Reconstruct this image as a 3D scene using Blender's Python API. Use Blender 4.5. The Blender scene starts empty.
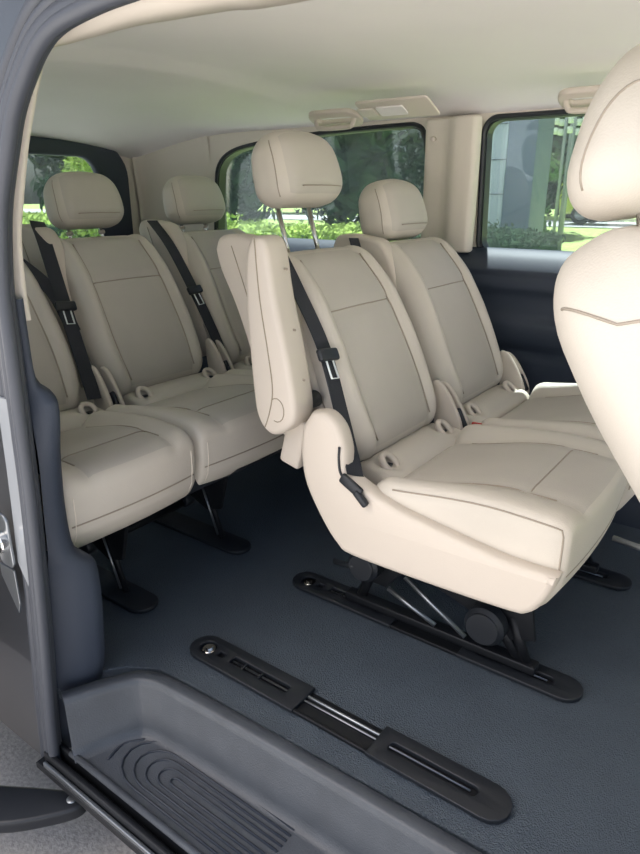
import bpy, bmesh, math, random
from mathutils import Vector, Matrix, noise
random.seed(7)
S = bpy.context.scene
COL = S.collection

# ------------------------------------------------------------------ camera
cd = bpy.data.cameras.new('camera'); cam = bpy.data.objects.new('camera', cd); COL.objects.link(cam)
cd.sensor_fit = 'VERTICAL'; cd.sensor_height = 36.0; cd.lens = 650.0 / 854.0 * 36.0
cd.clip_start = 0.02; cd.clip_end = 400
cam.location = (0, 0, 1.05)
cam.rotation_euler = (math.pi/2 - math.atan(232/650.0), 0, math.radians(36.3))
S.camera = cam

# ------------------------------------------------------------------ world, sun, exposure
W = bpy.data.worlds.new('sky'); S.world = W; W.use_nodes = True
wn = W.node_tree; bg = wn.nodes['Background']
sky = wn.nodes.new('ShaderNodeTexSky'); sky.sky_type = 'NISHITA'; sky.sun_disc = False
sky.sun_elevation = math.radians(52); sky.sun_rotation = math.radians(200); sky.dust_density = 3.0; sky.air_density = 1.0
hs = wn.nodes.new('ShaderNodeHueSaturation'); hs.inputs['Saturation'].default_value = .85      # hazy sky
wn.links.new(sky.outputs[0], hs.inputs['Color']); wn.links.new(hs.outputs[0], bg.inputs[0]); bg.inputs[1].default_value = 0.135
sd = bpy.data.lights.new('sun', 'SUN'); sun = bpy.data.objects.new('sun', sd); COL.objects.link(sun)
sd.energy = 12.5; sd.angle = math.radians(1.0); sd.color = (1.0, 0.97, 0.94)
sun.rotation_euler = (math.radians(-20), math.radians(-12), 0)      # stands high over the far side of the van
S.view_settings.view_transform = 'Standard'; S.view_settings.look = 'None'
S.view_settings.gamma = 1.0; S.view_settings.use_curve_mapping = False
S.view_settings.exposure = 0.84

# ------------------------------------------------------------------ materials
def lin(c):
    return tuple(((v/255.0)/12.92 if v/255.0 <= .04045 else ((v/255.0+.055)/1.055)**2.4) for v in c)
def mat(name, rgb, rough=.6, metal=0.0, bump=0.0, bscale=200.0, var=0.0, vscale=3.0, kind='noise', spec=.5, coat=0.0):
    m = bpy.data.materials.new(name); m.use_nodes = True; nt = m.node_tree; b = nt.nodes['Principled BSDF']
    c = lin(rgb)
    b.inputs['Base Color'].default_value = (*c, 1); b.inputs['Roughness'].default_value = rough
    b.inputs['Metallic'].default_value = metal; b.inputs['Specular IOR Level'].default_value = spec
    b.inputs['Coat Weight'].default_value = coat
    tc = nt.nodes.new('ShaderNodeTexCoord')
    if var > 0:
        n = nt.nodes.new('ShaderNodeTexNoise'); n.inputs['Scale'].default_value = vscale; n.inputs['Detail'].default_value = 6
        nt.links.new(tc.outputs['Object'], n.inputs['Vector'])
        r = nt.nodes.new('ShaderNodeValToRGB')
        r.color_ramp.elements[0].position = .3; r.color_ramp.elements[1].position = .7
        r.color_ramp.elements[0].color = (*[v*(1-var) for v in c], 1); r.color_ramp.elements[1].color = (*[min(1, v*(1+var)) for v in c], 1)
        nt.links.new(n.outputs['Fac'], r.inputs[0]); nt.links.new(r.outputs[0], b.inputs['Base Color'])
    if bump > 0:
        if kind == 'voronoi':
            t = nt.nodes.new('ShaderNodeTexVoronoi'); o = t.outputs['Distance']
        else:
            t = nt.nodes.new('ShaderNodeTexNoise'); t.inputs['Detail'].default_value = 3; o = t.outputs['Fac']
        t.inputs['Scale'].default_value = bscale
        nt.links.new(tc.outputs['Object'], t.inputs['Vector'])
        bp = nt.nodes.new('ShaderNodeBump'); bp.inputs['Strength'].default_value = bump; bp.inputs['Distance'].default_value = .002
        nt.links.new(o, bp.inputs['Height']); nt.links.new(bp.outputs[0], b.inputs['Normal'])
    return m
LEATHER = mat('beige leather', (199, 192, 180), .48, bump=.25, bscale=350, var=.04, vscale=6)
PANEL = mat('perforated beige leather', (187, 181, 171), .55, bump=.18, bscale=420, kind='voronoi', var=.03, vscale=8)
SEAM = mat('darker seam leather', (158, 148, 134), .7)  # seam lines a tone darker than the leather
STITCH = mat('pale stitching', (226, 218, 204), .7)
SHELL = mat('beige moulded plastic', (204, 194, 181), .5, bump=.2, bscale=500)
CREASE = mat('plastic joint line', (150, 140, 122), .7)
HEADLINER = mat('headliner cloth', (232, 227, 223), .95, bump=.3, bscale=600, var=.03, vscale=2)
TRIMBEIGE = mat('beige trim plastic', (214, 206, 193), .6, bump=.15, bscale=500)
DARKTRIM = mat('dark navy trim plastic', (50, 58, 72), .55, bump=.3, bscale=500, var=.06)
BLACKPL = mat('black plastic', (30, 34, 40), .45, bump=.1, bscale=400)
BLACKMT = mat('matt black metal', (24, 27, 32), .5, metal=.3)
STEP = mat('grey moulded step plastic', (70, 75, 82), .42, bump=.4, bscale=300, var=.12, vscale=14)
STEPRIDGE = mat('step ridge plastic', (46, 52, 62), .5)
CARPET = mat('dark blue grey vinyl floor', (71, 81, 91), .5, bump=1.0, bscale=330, kind='voronoi', var=.07, vscale=9)
RUBBER = mat('rubber door seal', (66, 70, 78), .5, bump=.1, bscale=80)
BELT = mat('black webbing', (40, 43, 50), .75, bump=.6, bscale=900)
CHROME = mat('chrome', (225, 225, 222), .12, metal=1)
STEEL = mat('brushed steel', (150, 155, 160), .35, metal=.9)
WHITEPAINT = mat('silver grey paint', (150, 154, 158), .3, coat=.5)
WHITEPRINT = mat('white print', (225, 232, 232), .5)
ASPHALT = mat('pale asphalt', (172, 169, 166), .95, bump=.9, bscale=120, var=.25, vscale=90)
ROAD = mat('grey road', (158, 160, 160), .9, var=.05, vscale=1)
GRASS = mat('lawn', (150, 172, 96), .95, bump=1, bscale=40, var=.25, vscale=6)
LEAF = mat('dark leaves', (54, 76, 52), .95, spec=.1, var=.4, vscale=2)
LEAF2 = mat('mid green leaves', (84, 120, 60), .9, spec=.15, var=.4, vscale=2)
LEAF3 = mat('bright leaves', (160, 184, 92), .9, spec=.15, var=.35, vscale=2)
BARK = mat('bark', (78, 66, 54), .9, bump=.8, bscale=20)
FACADE = mat('pale cladding', (178, 192, 204), .4, var=.03)
FLANKM = mat('grey blue column', (96, 112, 134), .5)
JOINT = mat('cladding joint', (96, 108, 120), .7)
CARPAINT = mat('yellow green paint', (190, 208, 70), .3, coat=.6)
CARGLASS = mat('dark car glass', (30, 38, 44), .1)
TYRE = mat('tyre rubber', (28, 28, 30), .8)
LAMPW = mat('pale lamp glass', (216, 224, 214), .3)
POLE = mat('grey pole', (132, 142, 138), .5)
VANPAINT = mat('van body paint', (44, 47, 52), .3, coat=.5)
RED = mat('red button', (170, 40, 36), .4)
def glassmat(name, tint, gloss=.07):
    m = bpy.data.materials.new(name); m.use_nodes = True; nt = m.node_tree; nt.nodes.remove(nt.nodes['Principled BSDF'])
    out = nt.nodes['Material Output']; t = nt.nodes.new('ShaderNodeBsdfTransparent'); t.inputs[0].default_value = (*tint, 1)
    g = nt.nodes.new('ShaderNodeBsdfGlossy'); g.inputs['Roughness'].default_value = .03
    d = nt.nodes.new('ShaderNodeBsdfDiffuse'); d.inputs[0].default_value = (.42, .5, .55, 1)  # pale diffuse share puts a milky haze into the glass
    mx = nt.nodes.new('ShaderNodeMixShader'); mx.inputs[0].default_value = gloss
    m2 = nt.nodes.new('ShaderNodeMixShader'); m2.inputs[0].default_value = .15
    nt.links.new(t.outputs[0], m2.inputs[1]); nt.links.new(d.outputs[0], m2.inputs[2])
    nt.links.new(m2.outputs[0], mx.inputs[1]); nt.links.new(g.outputs[0], mx.inputs[2]); nt.links.new(mx.outputs[0], out.inputs[0])
    return m
GLASS = glassmat('tinted window glass', (.76, .82, .83))

# ------------------------------------------------------------------ mesh helpers (all shapes in metres, world frame)
def nb(): return bmesh.new()
def faces_mat(bm, start, mi, smooth=True):
    bm.faces.ensure_lookup_table()
    for f in bm.faces[start:]:
        f.material_index = mi; f.smooth = smooth
def rbox(bm, h, r, fn=None, seg=4, n=(8, 8, 8), mi=0, facemat=None):
    """rounded box with half sizes h and corner radii r, its surface points passed through fn"""
    if not hasattr(r, '__len__'): r = (r, r, r)
    r = [min(a, b*.999) for a, b in zip(r, h)]
    ax = []
    for i in range(3):
        c = [-h[i] + r[i]*(1-math.cos(math.pi/2*k/seg)) * 1.0 for k in range(seg)]
        m = [-(h[i]-r[i]) + 2*(h[i]-r[i])*k/n[i] for k in range(n[i]+1)]
        ax.append(c + m + [-v for v in reversed(c)])
    N = [len(a)-1 for a in ax]; cache = {}
    def V(i, j, k):
        key = (i, j, k)
        if key in cache: return cache[key]
        p = [ax[0][i], ax[1][j], ax[2][k]]
        q = [max(-(h[a]-r[a]), min(h[a]-r[a], p[a])) for a in range(3)]
        d = Vector([(p[a]-q[a])/r[a] for a in range(3)])
        if d.length > 1e-9:
            d.normalize(); p = [q[a]+d[a]*r[a] for a in range(3)]
        v = Vector(p)
        if fn: v = Vector(fn(v))
        cache[key] = bm.verts.new(v); cache[key].index = 0
        return cache[key]
    st = len(bm.faces)
    def quad(a, b, c, d, mid):
        f = bm.faces.new((V(*a), V(*b), V(*c), V(*d))); f.smooth = True
        f.material_index = facemat(mid) if facemat else mi
    for i in range(N[0]):
        for j in range(N[1]):
            c = ((ax[0][i]+ax[0][i+1])/2, (ax[1][j]+ax[1][j+1])/2)
            quad((i,j,0),(i,j+1,0),(i+1,j+1,0),(i+1,j,0), (c[0],c[1],-h[2]))
            quad((i,j,N[2]),(i+1,j,N[2]),(i+1,j+1,N[2]),(i,j+1,N[2]), (c[0],c[1],h[2]))
    for i in range(N[0]):
        for k in range(N[2]):
            c = ((ax[0][i]+ax[0][i+1])/2, (ax[2][k]+ax[2][k+1])/2)
            quad((i,0,k),(i+1,0,k),(i+1,0,k+1),(i,0,k+1), (c[0],-h[1],c[1]))
            quad((i,N[1],k),(i,N[1],k+1),(i+1,N[1],k+1),(i+1,N[1],k), (c[0],h[1],c[1]))
    for j in range(N[1]):
        for k in range(N[2]):
            c = ((ax[1][j]+ax[1][j+1])/2, (ax[2][k]+ax[2][k+1])/2)
            quad((0,j,k),(0,j,k+1),(0,j+1,k+1),(0,j+1,k), (-h[0],c[0],c[1]))
            quad((N[0],j,k),(N[0],j+1,k),(N[0],j+1,k+1),(N[0],j,k+1), (h[0],c[0],c[1]))
def onbox(p, h, r):
    r = [min(a, b*.999) for a, b in zip(r, h)]
    q = [max(-(h[a]-r[a]), min(h[a]-r[a], p[a])) for a in range(3)]
    d = Vector([(p[a]-q[a])/r[a] for a in range(3)])
    if d.length < 1e-9: return Vector(p)
    d.normalize(); return Vector([q[a]+d[a]*r[a] for a in range(3)])
def box(bm, c, s, r=.004, mi=0, rot=None, seg=2):
    c = Vector(c); R = rot or Matrix.Identity(3)
    rbox(bm, [v/2 for v in s], r, lambda p: c + R @ p, seg=seg, n=(1, 1, 1), mi=mi)
def smooth_path(pts, k=6):
    P = [Vector(p) for p in pts]; out = []
    for i in range(len(P)-1):
        a = P[max(0, i-1)]; b = P[i]; c = P[i+1]; d = P[min(len(P)-1, i+2)]
        for t in range(k):
            u = t/k
            out.append(.5*((2*b) + (c-a)*u + (2*a-5*b+4*c-d)*u*u + (3*b-a-3*c+d)*u**3))
    out.append(P[-1]); return out
def tube(bm, pts, r, mi=0, seg=8, smooth=0, closed=False, flat=1.0, side=None):
    """swept tube; flat < 1 squashes it, side gives the wide direction"""
    P = [Vector(p) for p in pts]
    if smooth: P = smooth_path(P, smooth)
    n = len(P); rings = []; prev = None
    for i, p in enumerate(P):
        if closed: t = P[(i+1) % n]-P[i-1]
        else: t = P[min(n-1, i+1)]-P[max(0, i-1)]
        t.normalize()
        if side is not None: u = Vector(side)
        elif prev is not None: u = prev
        else: u = Vector((0, 0, 1)) if abs(t.z) < .9 else Vector((1, 0, 0))
        u = u - t*u.dot(t); u.normalize(); prev = u; w = t.cross(u)
        rr = r[i] if hasattr(r, '__len__') else r
        rings.append([bm.verts.new(p + u*math.cos(2*math.pi*k/seg)*rr + w*math.sin(2*math.pi*k/seg)*rr*flat) for k in range(seg)])
    st = []
    for i in range(n if closed else n-1):
        A = rings[i]; B = rings[(i+1) % n]
        for k in range(seg):
            f = bm.faces.new((A[k], A[(k+1) % seg], B[(k+1) % seg], B[k])); f.smooth = True; f.material_index = mi
    if not closed:
        for R_, rev in ((rings[0], True), (rings[-1], False)):
            f = bm.faces.new(list(reversed(R_)) if rev else R_); f.material_index = mi
def strap(bm, pts, w, th, side, mi=0, smooth=8):
    """flat webbing: rectangle swept along pts, wide along side"""
    P = smooth_path(pts, smooth) if smooth else [Vector(p) for p in pts]
    n = len(P); rings = []
    for i, p in enumerate(P):
        t = (P[min(n-1, i+1)]-P[max(0, i-1)]).normalized()
        sd_ = side(i/(n-1)) if callable(side) else side
        u = Vector(sd_); u = (u - t*u.dot(t)).normalized(); v = t.cross(u)
        ww = w(i/(n-1)) if callable(w) else w
        rings.append([bm.verts.new(p+u*a*ww/2+v*b*th/2) for a, b in ((-1,-1),(1,-1),(1,1),(-1,1))])
    for i in range(n-1):
        for k in range(4):
            f = bm.faces.new((rings[i][k], rings[i][(k+1)%4], rings[i+1][(k+1)%4], rings[i+1][k])); f.material_index = mi
    bm.faces.new(list(reversed(rings[0]))).material_index = mi; bm.faces.new(rings[-1]).material_index = mi
def cyl(bm, a, b, r, mi=0, seg=24, r2=None, bevel=.15):
    a = Vector(a); b = Vector(b); d = b-a; L = d.length; d.normalize(); r2 = r if r2 is None else r2
    e = min(r, L)*bevel
    P = [a, a, a+d*e, b-d*e, b, b]; Rr = [1e-5, r-e, r, r2, r2-e, 1e-5]
    tube(bm, [a, a+d*1e-5, a+d*e, b-d*e, b-d*1e-5, b], Rr, mi=mi, seg=seg)
def rrect(x0, x1, y0, y1, r, k=6):
    out = []
    for cx, cy, a0 in ((x1-r, y1-r, 0), (x0+r, y1-r, 90), (x0+r, y0+r, 180), (x1-r, y0+r, 270)):
        for i in range(k+1):
            a = math.radians(a0+90*i/k); out.append((cx+r*math.cos(a), cy+r*math.sin(a)))
    return out
def plate(bm, outer, holes, th, fn, bevel=0.0, mi=0, smooth=False, res=0):
    """flat outline with holes, th thick, centred on w=0; fn maps (u,v,w) to the world"""
    cu = bpy.data.curves.new('outline', 'CURVE'); cu.dimensions = '2D'; cu.fill_mode = 'BOTH'
    cu.extrude = max(th/2-bevel, 0.00001); cu.bevel_depth = bevel; cu.bevel_resolution = 2; cu.offset = -bevel
    for loop in [outer]+list(holes):
        sp = cu.splines.new('POLY'); sp.points.add(len(loop)-1); sp.use_cyclic_u = True
        for p, q in zip(sp.points, loop): p.co = (q[0], q[1], 0, 1)
    ob = bpy.data.objects.new('outline', cu); COL.objects.link(ob)
    dg = bpy.context.evaluated_depsgraph_get(); dg.update()
    me = bpy.data.meshes.new_from_object(ob.evaluated_get(dg))
    tmp = bmesh.new(); tmp.from_mesh(me); bmesh.ops.remove_doubles(tmp, verts=tmp.verts, dist=1e-6)
    if res:
        bmesh.ops.triangulate(tmp, faces=tmp.faces)
        bmesh.ops.subdivide_edges(tmp, edges=[e for e in tmp.edges if e.calc_length() > res], cuts=2, use_grid_fill=True)
    bmesh.ops.recalc_face_normals(tmp, faces=tmp.faces)
    mp = {}
    for v in tmp.verts: mp[v] = bm.verts.new(fn(v.co.x, v.co.y, v.co.z))
    for f in tmp.faces:
        try:
            g = bm.faces.new([mp[v] for v in f.verts]); g.material_index = mi; g.smooth = smooth
        except ValueError: pass
    tmp.free(); bpy.data.objects.remove(ob); bpy.data.curves.remove(cu); bpy.data.meshes.remove(me)
def XZ(y): return lambda u, v, w: Vector((u, y+w, v))
def XY(z): return lambda u, v, w: Vector((u, v, z+w))
def YZ(x): return lambda u, v, w: Vector((x+w, u, v))

def root(name, label, cat, loc, group=None):
    o = bpy.data.objects.new(name, None); o.empty_display_size = .05; o.location = loc; COL.objects.link(o)
    o['label'] = label; o['category'] = cat
    if group: o['group'] = group
    return o
def wloc(o):
    v = Vector(o.location)
    while o.parent: o = o.parent; v += Vector(o.location)
    return v
def put(name, bm, mats, parent=None, loc=None, label=None, cat=None, kind=None, group=None, sharp=None, recalc=True):
    """link bm (world coordinates) as one mesh object whose origin is its parent's, or loc"""
    if recalc: bmesh.ops.recalc_face_normals(bm, faces=bm.faces)
    base = wloc(parent) if parent else Vector(loc or (0, 0, 0))
    bmesh.ops.translate(bm, verts=bm.verts, vec=-base)
    me = bpy.data.meshes.new(name); bm.to_mesh(me); bm.free()
    for m in (mats if isinstance(mats, (list, tuple)) else [mats]): me.materials.append(m)
    if sharp: me.set_sharp_from_angle(angle=math.radians(sharp))
    o = bpy.data.objects.new(name, me); COL.objects.link(o)
    if parent: o.parent = parent
    else: o.location = base
    if label: o['label'] = label
    if cat: o['category'] = cat
    if kind: o['kind'] = kind
    if group: o['group'] = group
    return o
def copy_tree(o, parent=None):
    c = o.copy(); COL.objects.link(c); c.parent = parent
    for ch in list(o.children): copy_tree(ch, c)
    return c
def sst(a, b, x):
    t = max(0, min(1, (x-a)/(b-a))); return t*t*(3-2*t)

# ------------------------------------------------------------------ structure: floor, walls, roof
XF = 0.95          # how far forward the cabin is built
XR = -2.75         # inside of the tailgate
YW = 2.30          # inside of the far wall at the windows
# floor: cut out at the step well
b = nb()
outer = [(XF, .60), (XF, YW+.02), (XR, YW+.02), (XR, .60), (-1.18, .60), (-1.15, .70), (-1.115, .745), (-1.05, .785), (-.95, .792), (.30, .83), (.33, .60)]
outer = list(reversed(outer))
plate(b, outer, [], .03, XY(-.018), bevel=.004)
put('floor', b, CARPET, loc=(-.9, 1.45, 0), kind='structure', label='dark blue grey textured vinyl van floor')
# ceiling: gently domed, with a shallow raised field
b = nb(); NX, NY = 70, 40; G = []
for i in range(NX+1):
    x = XR-.02 + (XF-XR+.02)*i/NX; row = []
    for j in range(NY+1):
        y = .70 + (YW+.03-.70)*j/NY
        e = abs((y-1.5)/.83); ex = max(0, (-2.1-x)/.65)
        z = 1.385 - .090*e**2.2 - .10*ex**2.2
        z += .022*sst(0, .22, 1.0-e-.02)*sst(-1.75, -1.5, x)
        z -= .012*math.exp(-((x+1.62)/.05)**2)*sst(0, .3, 1-e)
        row.append(b.verts.new((x, y, z)))
    G.append(row)
for i in range(NX):
    for j in range(NY):
        f = b.faces.new((G[i][j], G[i][j+1], G[i+1][j+1], G[i+1][j])); f.smooth = True
put('ceiling', b, HEADLINER, loc=(-.9, 1.5, 1.38), kind='structure', label='pale beige cloth headliner')
b = nb(); box(b, (-.9, 1.45, 1.47), (3.9, 1.9, .03), .01)  # van's outer roof, out of view, added to block the sun
put('roof', b, VANPAINT, loc=(-.9, 1.45, 1.47), kind='structure')

# far wall above the sill with two window openings (leans inwards towards the roof)
def wallf(u, v, w): return Vector((u, YW + .035 + w - .10*max(0, v-.85)**1.5, v))
W1 = [(p.x, p.y) for p in smooth_path([(-1.225, .80, 0), (-1.19, .83, 0), (-1.185, .90, 0), (-1.195, 1.10, 0), (-1.206, 1.245, 0), (-1.24, 1.286, 0), (-1.32, 1.290, 0), (-1.54, 1.286, 0), (-1.78, 1.276, 0), (-2.0, 1.259, 0), (-2.165, 1.232, 0), (-2.25, 1.18, 0), (-2.28, 1.09, 0), (-2.315, .85, 0), (-2.30, .81, 0), (-2.26, .80, 0), (-1.225, .80, 0)], 4)[:-1]]
W2 = rrect(-.985, .10, .845, 1.296, .05, 8)
b = nb()
plate(b, [(XR-.02, .70), (XF, .70), (XF, 1.42), (XR-.02, 1.42)], [W1, W2], .05, wallf, bevel=.006)
put('wall_left', b, TRIMBEIGE, loc=(-.9, YW, .85), kind='structure')
# outer skin, dark
b = nb(); plate(b, [(XR-.05, -.35), (XF, -.35), (XF, 1.47), (XR-.05, 1.47)], [rrect(-2.33, -1.17, .79, 1.31, .08), rrect(-1.02, .14, .83, 1.32, .06)], .02, lambda u, v, w: Vector((u, YW+.10+w-.06*max(0, v-.85), v)))
put('wall_left_outer_skin', b, VANPAINT, loc=(-.9, YW+.1, 0), kind='structure')
for n, loop in ((1, W1), (2, W2)):
    b = nb(); cx = sum(p[0] for p in loop)/len(loop); cz = sum(p[1] for p in loop)/len(loop)
    big = [(cx+(p[0]-cx)*1.035, cz+(p[1]-cz)*1.06) for p in loop]
    sm = [(cx+(p[0]-cx)*.978, cz+(p[1]-cz)*.955) for p in loop]
    tube(b, [wallf(u, v, -.026) for u, v in loop], .0085, closed=True, seg=8)
    plate(b, [(cx+(p[0]-cx)*.999, cz+(p[1]-cz)*.999) for p in loop], [sm], .045, lambda u, v, w: wallf(u, v, w+.0))
    fr = put('window_%d' % n, b, BLACKPL, loc=(cx, YW, cz), kind='structure', label=('tinted rear side window with rounded corners' if n == 1 else 'tinted side window behind the foreground seat'))
    b = nb(); plate(b, big, [], .004, lambda u, v, w: wallf(u, v, w+.045)); put('pane', b, GLASS, fr)

# beige pillar cover between the two windows
b = nb()
rbox(b, (.108, .03, .225), (.02, .03, .01), lambda p: Vector((-1.092 + p.x + .006*(p.z/.225), YW-.005-.030*sst(-.02, .03, p.x) + p.y - .08*max(0, p.z+.225)**1.5, 1.078+p.z)), n=(10, 2, 6))
pil = put('trim_1', b, TRIMBEIGE, loc=(-1.09, YW, 1.08), kind='structure', label='beige pillar cover between two windows')
b = nb(); cyl(b, (-1.15, YW-.05, 1.235), (-1.15, YW-.072, 1.235), .008); put('coat_hook_button', b, SHELL, pil)

# dark lower wall with its ledge and armrest contours: profile swept along x
b = nb()
prof = [(YW+.02, .872), (YW-.01, .868), (YW-.05, .845), (YW-.085, .80), (YW-.09, .75), (YW-.065, .715), (YW-.06, .66), (YW-.075, .62), (YW-.06, .56), (YW-.03, .50), (YW-.025, .35), (YW-.05, .15), (YW-.10, .06), (YW-.11, .0), (YW-.11, -.03)]
pp = smooth_path([(0, y, z) for y, z in prof], 5)
xs = [XR + (XF-XR)*i/60 for i in range(61)]
rows = []
for x in xs:
    k = .012*math.exp(-((x+.85)/.25)**2)
    rows.append([b.verts.new((x, p.y + (k if .5 < p.z < .8 else 0), p.z)) for p in pp])
for i in range(60):
    for j in range(len(pp)-1):
        b.faces.new((rows[i][j], rows[i][j+1], rows[i+1][j+1], rows[i+1][j])).smooth = True
put('trim_2', b, DARKTRIM, loc=(-.9, YW, .4), kind='structure', label='dark navy lower side wall trim with ledge below windows')

# rear: tailgate with its window, dark frame
b = nb()
RW = rrect(.72, 2.06, .72, 1.25, .12, 8)
RG = rrect(.78, 1.99, .78, 1.212, .09, 8)
plate(b, [(.5, -.05), (YW+.05, -.05), (YW+.05, .72), (2.33, 1.0), (2.22, 1.36), (.5, 1.36)], [RW], .03, YZ(XR-.03), bevel=.004)
put('wall_rear', b, TRIMBEIGE, loc=(XR, 1.4, .8), kind='structure')
b = nb(); plate(b, rrect(.60, 2.168, .68, 1.284, .16, 8), [RG], .035, YZ(XR-.005), bevel=.012)
fr = put('window_3', b, DARKTRIM, loc=(XR, 1.4, .8), kind='structure', label='tailgate window in a thick dark frame')
b = nb(); plate(b, RW, [], .004, YZ(XR-.03)); put('pane', b, GLASS, fr)
# rounded corner cover between far wall and tailgate
b = nb()
N = 12; rows = []
for i in range(N+1):
    a = math.radians(90*i/N); x = XR+.45-.45*math.sin(a)*1.0; y = YW+.01-.08*(1-math.cos(a))
    rows.append([b.verts.new((x, y - .10*max(0, z-.85)**1.5 - .05*max(0, z-1.15), z)) for z in (.70, .85, 1.0, 1.1, 1.2, 1.3, 1.38)])
for i in range(N):
    for j in range(6): b.faces.new((rows[i][j], rows[i+1][j], rows[i+1][j+1], rows[i][j+1])).smooth = True
put('trim_3', b, TRIMBEIGE, loc=(XR+.1, YW-.1, 1.0), kind='structure', label='beige rear corner trim')

# near side wall behind the door opening (its inside is never seen from here) and door opening surround
def ysx(z): return .60 + .055*max(0, z/1.25)**2 if z > 0 else .60     # lean of the door opening
b = nb()
SEALP = [(-1.19, -.23), (-1.175, -.075), (-1.148, .13), (-1.13, .31), (-1.12, .492), (-1.121, .634), (-1.120, .786), (-1.12, .892), (-1.112, .977), (-1.098, 1.042), (-1.067, 1.118), (-1.040, 1.176), (-1.003, 1.222), (-.959, 1.262), (-.907, 1.285), (-.83, 1.297), (-.757, 1.302), (-.66, 1.304), (-.2, 1.31), (.4, 1.31)]
sp = smooth_path([(x + .011*(1-sst(.65, .9, z)), 0, z) for x, z in SEALP], 5)
outl = [(p.x-.05, p.z+.01) for p in sp if p.z < 1.2] 
outl = outl + [(p.x, p.z+.045) for p in sp if p.z >= 1.2]
poly = [(XR, -.23)] + outl + [(.4, 1.46), (XR, 1.46)]
W4 = rrect(-2.45, -1.38, .86, 1.25, .09, 8)
plate(b, poly, [W4], .04, lambda u, v, w: Vector((u, ysx(v)-.005+w+.0, v)), bevel=.004)
put('wall_right', b, VANPAINT, loc=(-1.5, .6, .8), kind='structure')
# white painted flange between body and seal
b = nb()
pl = [(p.x-.062, p.z) for p in sp if .33 < p.z < .72]; pr = [(p.x-.02, p.z) for p in sp if .33 < p.z < .72]
lowx = pl[0][0]
plate(b, [(lowx+.03, .30)] + list(pr)+list(reversed(pl)), [], .01, lambda u, v, w: Vector((u, ysx(v)-.034+w, v)))
put('door_jamb', b, WHITEPAINT, loc=(-1.15, .57, .7), kind='structure')
# light strip and header cover inside the opening
b = nb(); rows = []
SO = [(-1.150, .646, .83), (-1.155, .648, .886), (-1.154, .653, .974), (-1.136, .658, 1.042), (-1.109, .664, 1.122), (-1.082, .669, 1.181), (-1.06, .673, 1.224), (-1.027, .676, 1.263), (-.983, .677, 1.278), (-.913, .678, 1.289), (-.844, .679, 1.291), (-.781, .679, 1.291), (-.686, .679, 1.292), (-.5, .679, 1.293), (.4, .679, 1.295)]
SI = [(-1.150, .656, .83), (-1.155, .658, .886), (-1.154, .663, .974), (-1.137, .668, 1.042), (-1.111, .674, 1.122), (-1.085, .679, 1.181), (-1.064, .684, 1.226), (-1.047, .694, 1.266), (-1.0, .704, 1.273), (-.93, .712, 1.278), (-.86, .727, 1.284), (-.80, .738, 1.285), (-.70, .742, 1.283), (-.52, .748, 1.277), (.4, .748, 1.28)]
for o_, i_ in zip(smooth_path(SO, 5), smooth_path(SI, 5)):
    up = sst(1.2, 1.26, o_.z)
    back = Vector((-.03*(1-up), .004, .0))
    rows.append([b.verts.new(o_ + Vector((-.03*(1-up), -.012, .05*up))), b.verts.new(o_), b.verts.new((o_+i_)/2), b.verts.new(i_), b.verts.new(i_ + back + Vector((0, 0, .05*up)))])
for i in range(len(rows)-1):
    for k in range(4): b.faces.new((rows[i][k], rows[i][k+1], rows[i+1][k+1], rows[i+1][k])).smooth = True
put('trim_4', b, TRIMBEIGE, loc=(-.9, .66, 1.2), kind='structure', label='pale strip and header cover along the door opening')
# inner pillar wall above window line on the near side
b = nb()
inn = [(p.x-.115, p.z+.012) for p in sp if p.z > .83]
plate(b, [(XR, .70)] + [(-1.2, .70)] + inn + [(.4, 1.40), (XR, 1.40)], [rrect(-2.43, -1.40, .88, 1.23, .08, 8)], .01, lambda u, v, w: Vector((u, ysx(v)+.04+w, v)))
put('trim_5', b, TRIMBEIGE, loc=(-1.6, .66, 1.1), kind='structure', label='beige near side inner wall trim')

b = nb(); plate(b, rrect(-2.47, -1.36, .84, 1.27, .10, 8), [rrect(-2.42, -1.41, .89, 1.22, .07, 8)], .016, lambda u, v, w: Vector((u, ysx(v)-.034+w, v)))
fr = put('window_4', b, BLACKPL, loc=(-1.9, .6, 1.05), kind='structure')
b = nb(); plate(b, rrect(-2.44, -1.39, .87, 1.24, .09, 8), [], .004, lambda u, v, w: Vector((u, ysx(v)-.030+w, v))); put('pane', b, GLASS, fr)

# dark inner pillar trim beside the door seal (face looks forward, runs inwards)
b = nb()
# columns: (z, x_outer, y_outer, x_inner, y_inner)
rowsd = [(-.19, -1.205, .600, -1.18, .66), (-.07, -1.195, .602, -1.165, .69), (.036, -1.175, .603, -1.133, .70), (.12, -1.165, .603, -1.12, .70), (.209, -1.158, .604, -1.110, .70), (.298, -1.148, .606, -1.112, .698), (.330, -1.142, .607, -1.12, .67),
         (.36, -1.136, .608, -1.130, .66), (.445, -1.128, .608, -1.135, .66), (.51, -1.124, .610, -1.130, .66), (.573, -1.122, .612, -1.122, .66), (.64, -1.130, .615, -1.108, .66), (.675, -1.135, .617, -1.108, .66), (.695, -1.137, .618, -1.121, .655), (.72, -1.138, .620, -1.138, .640), (.80, -1.142, .622, -1.146, .642), (.873, -1.145, .625, -1.15, .645)]
rr = smooth_path([(r[1], r[2], r[0]) for r in rowsd], 3); ri = smooth_path([(r[3], r[4], r[0]) for r in rowsd], 3)
R_ = []
for a, c in zip(rr, ri):
    row = []
    row.append(b.verts.new(a))
    row.append(b.verts.new(a.lerp(c, .35) + Vector((.010, 0, 0))))
    row.append(b.verts.new(a.lerp(c, .75) + Vector((.010, 0, 0))))
    row.append(b.verts.new(c))
    row.append(b.verts.new(c + Vector((-.02, .012, 0))))
    row.append(b.verts.new(c + Vector((-.25, .02, 0))))
    R_.append(row)
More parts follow.
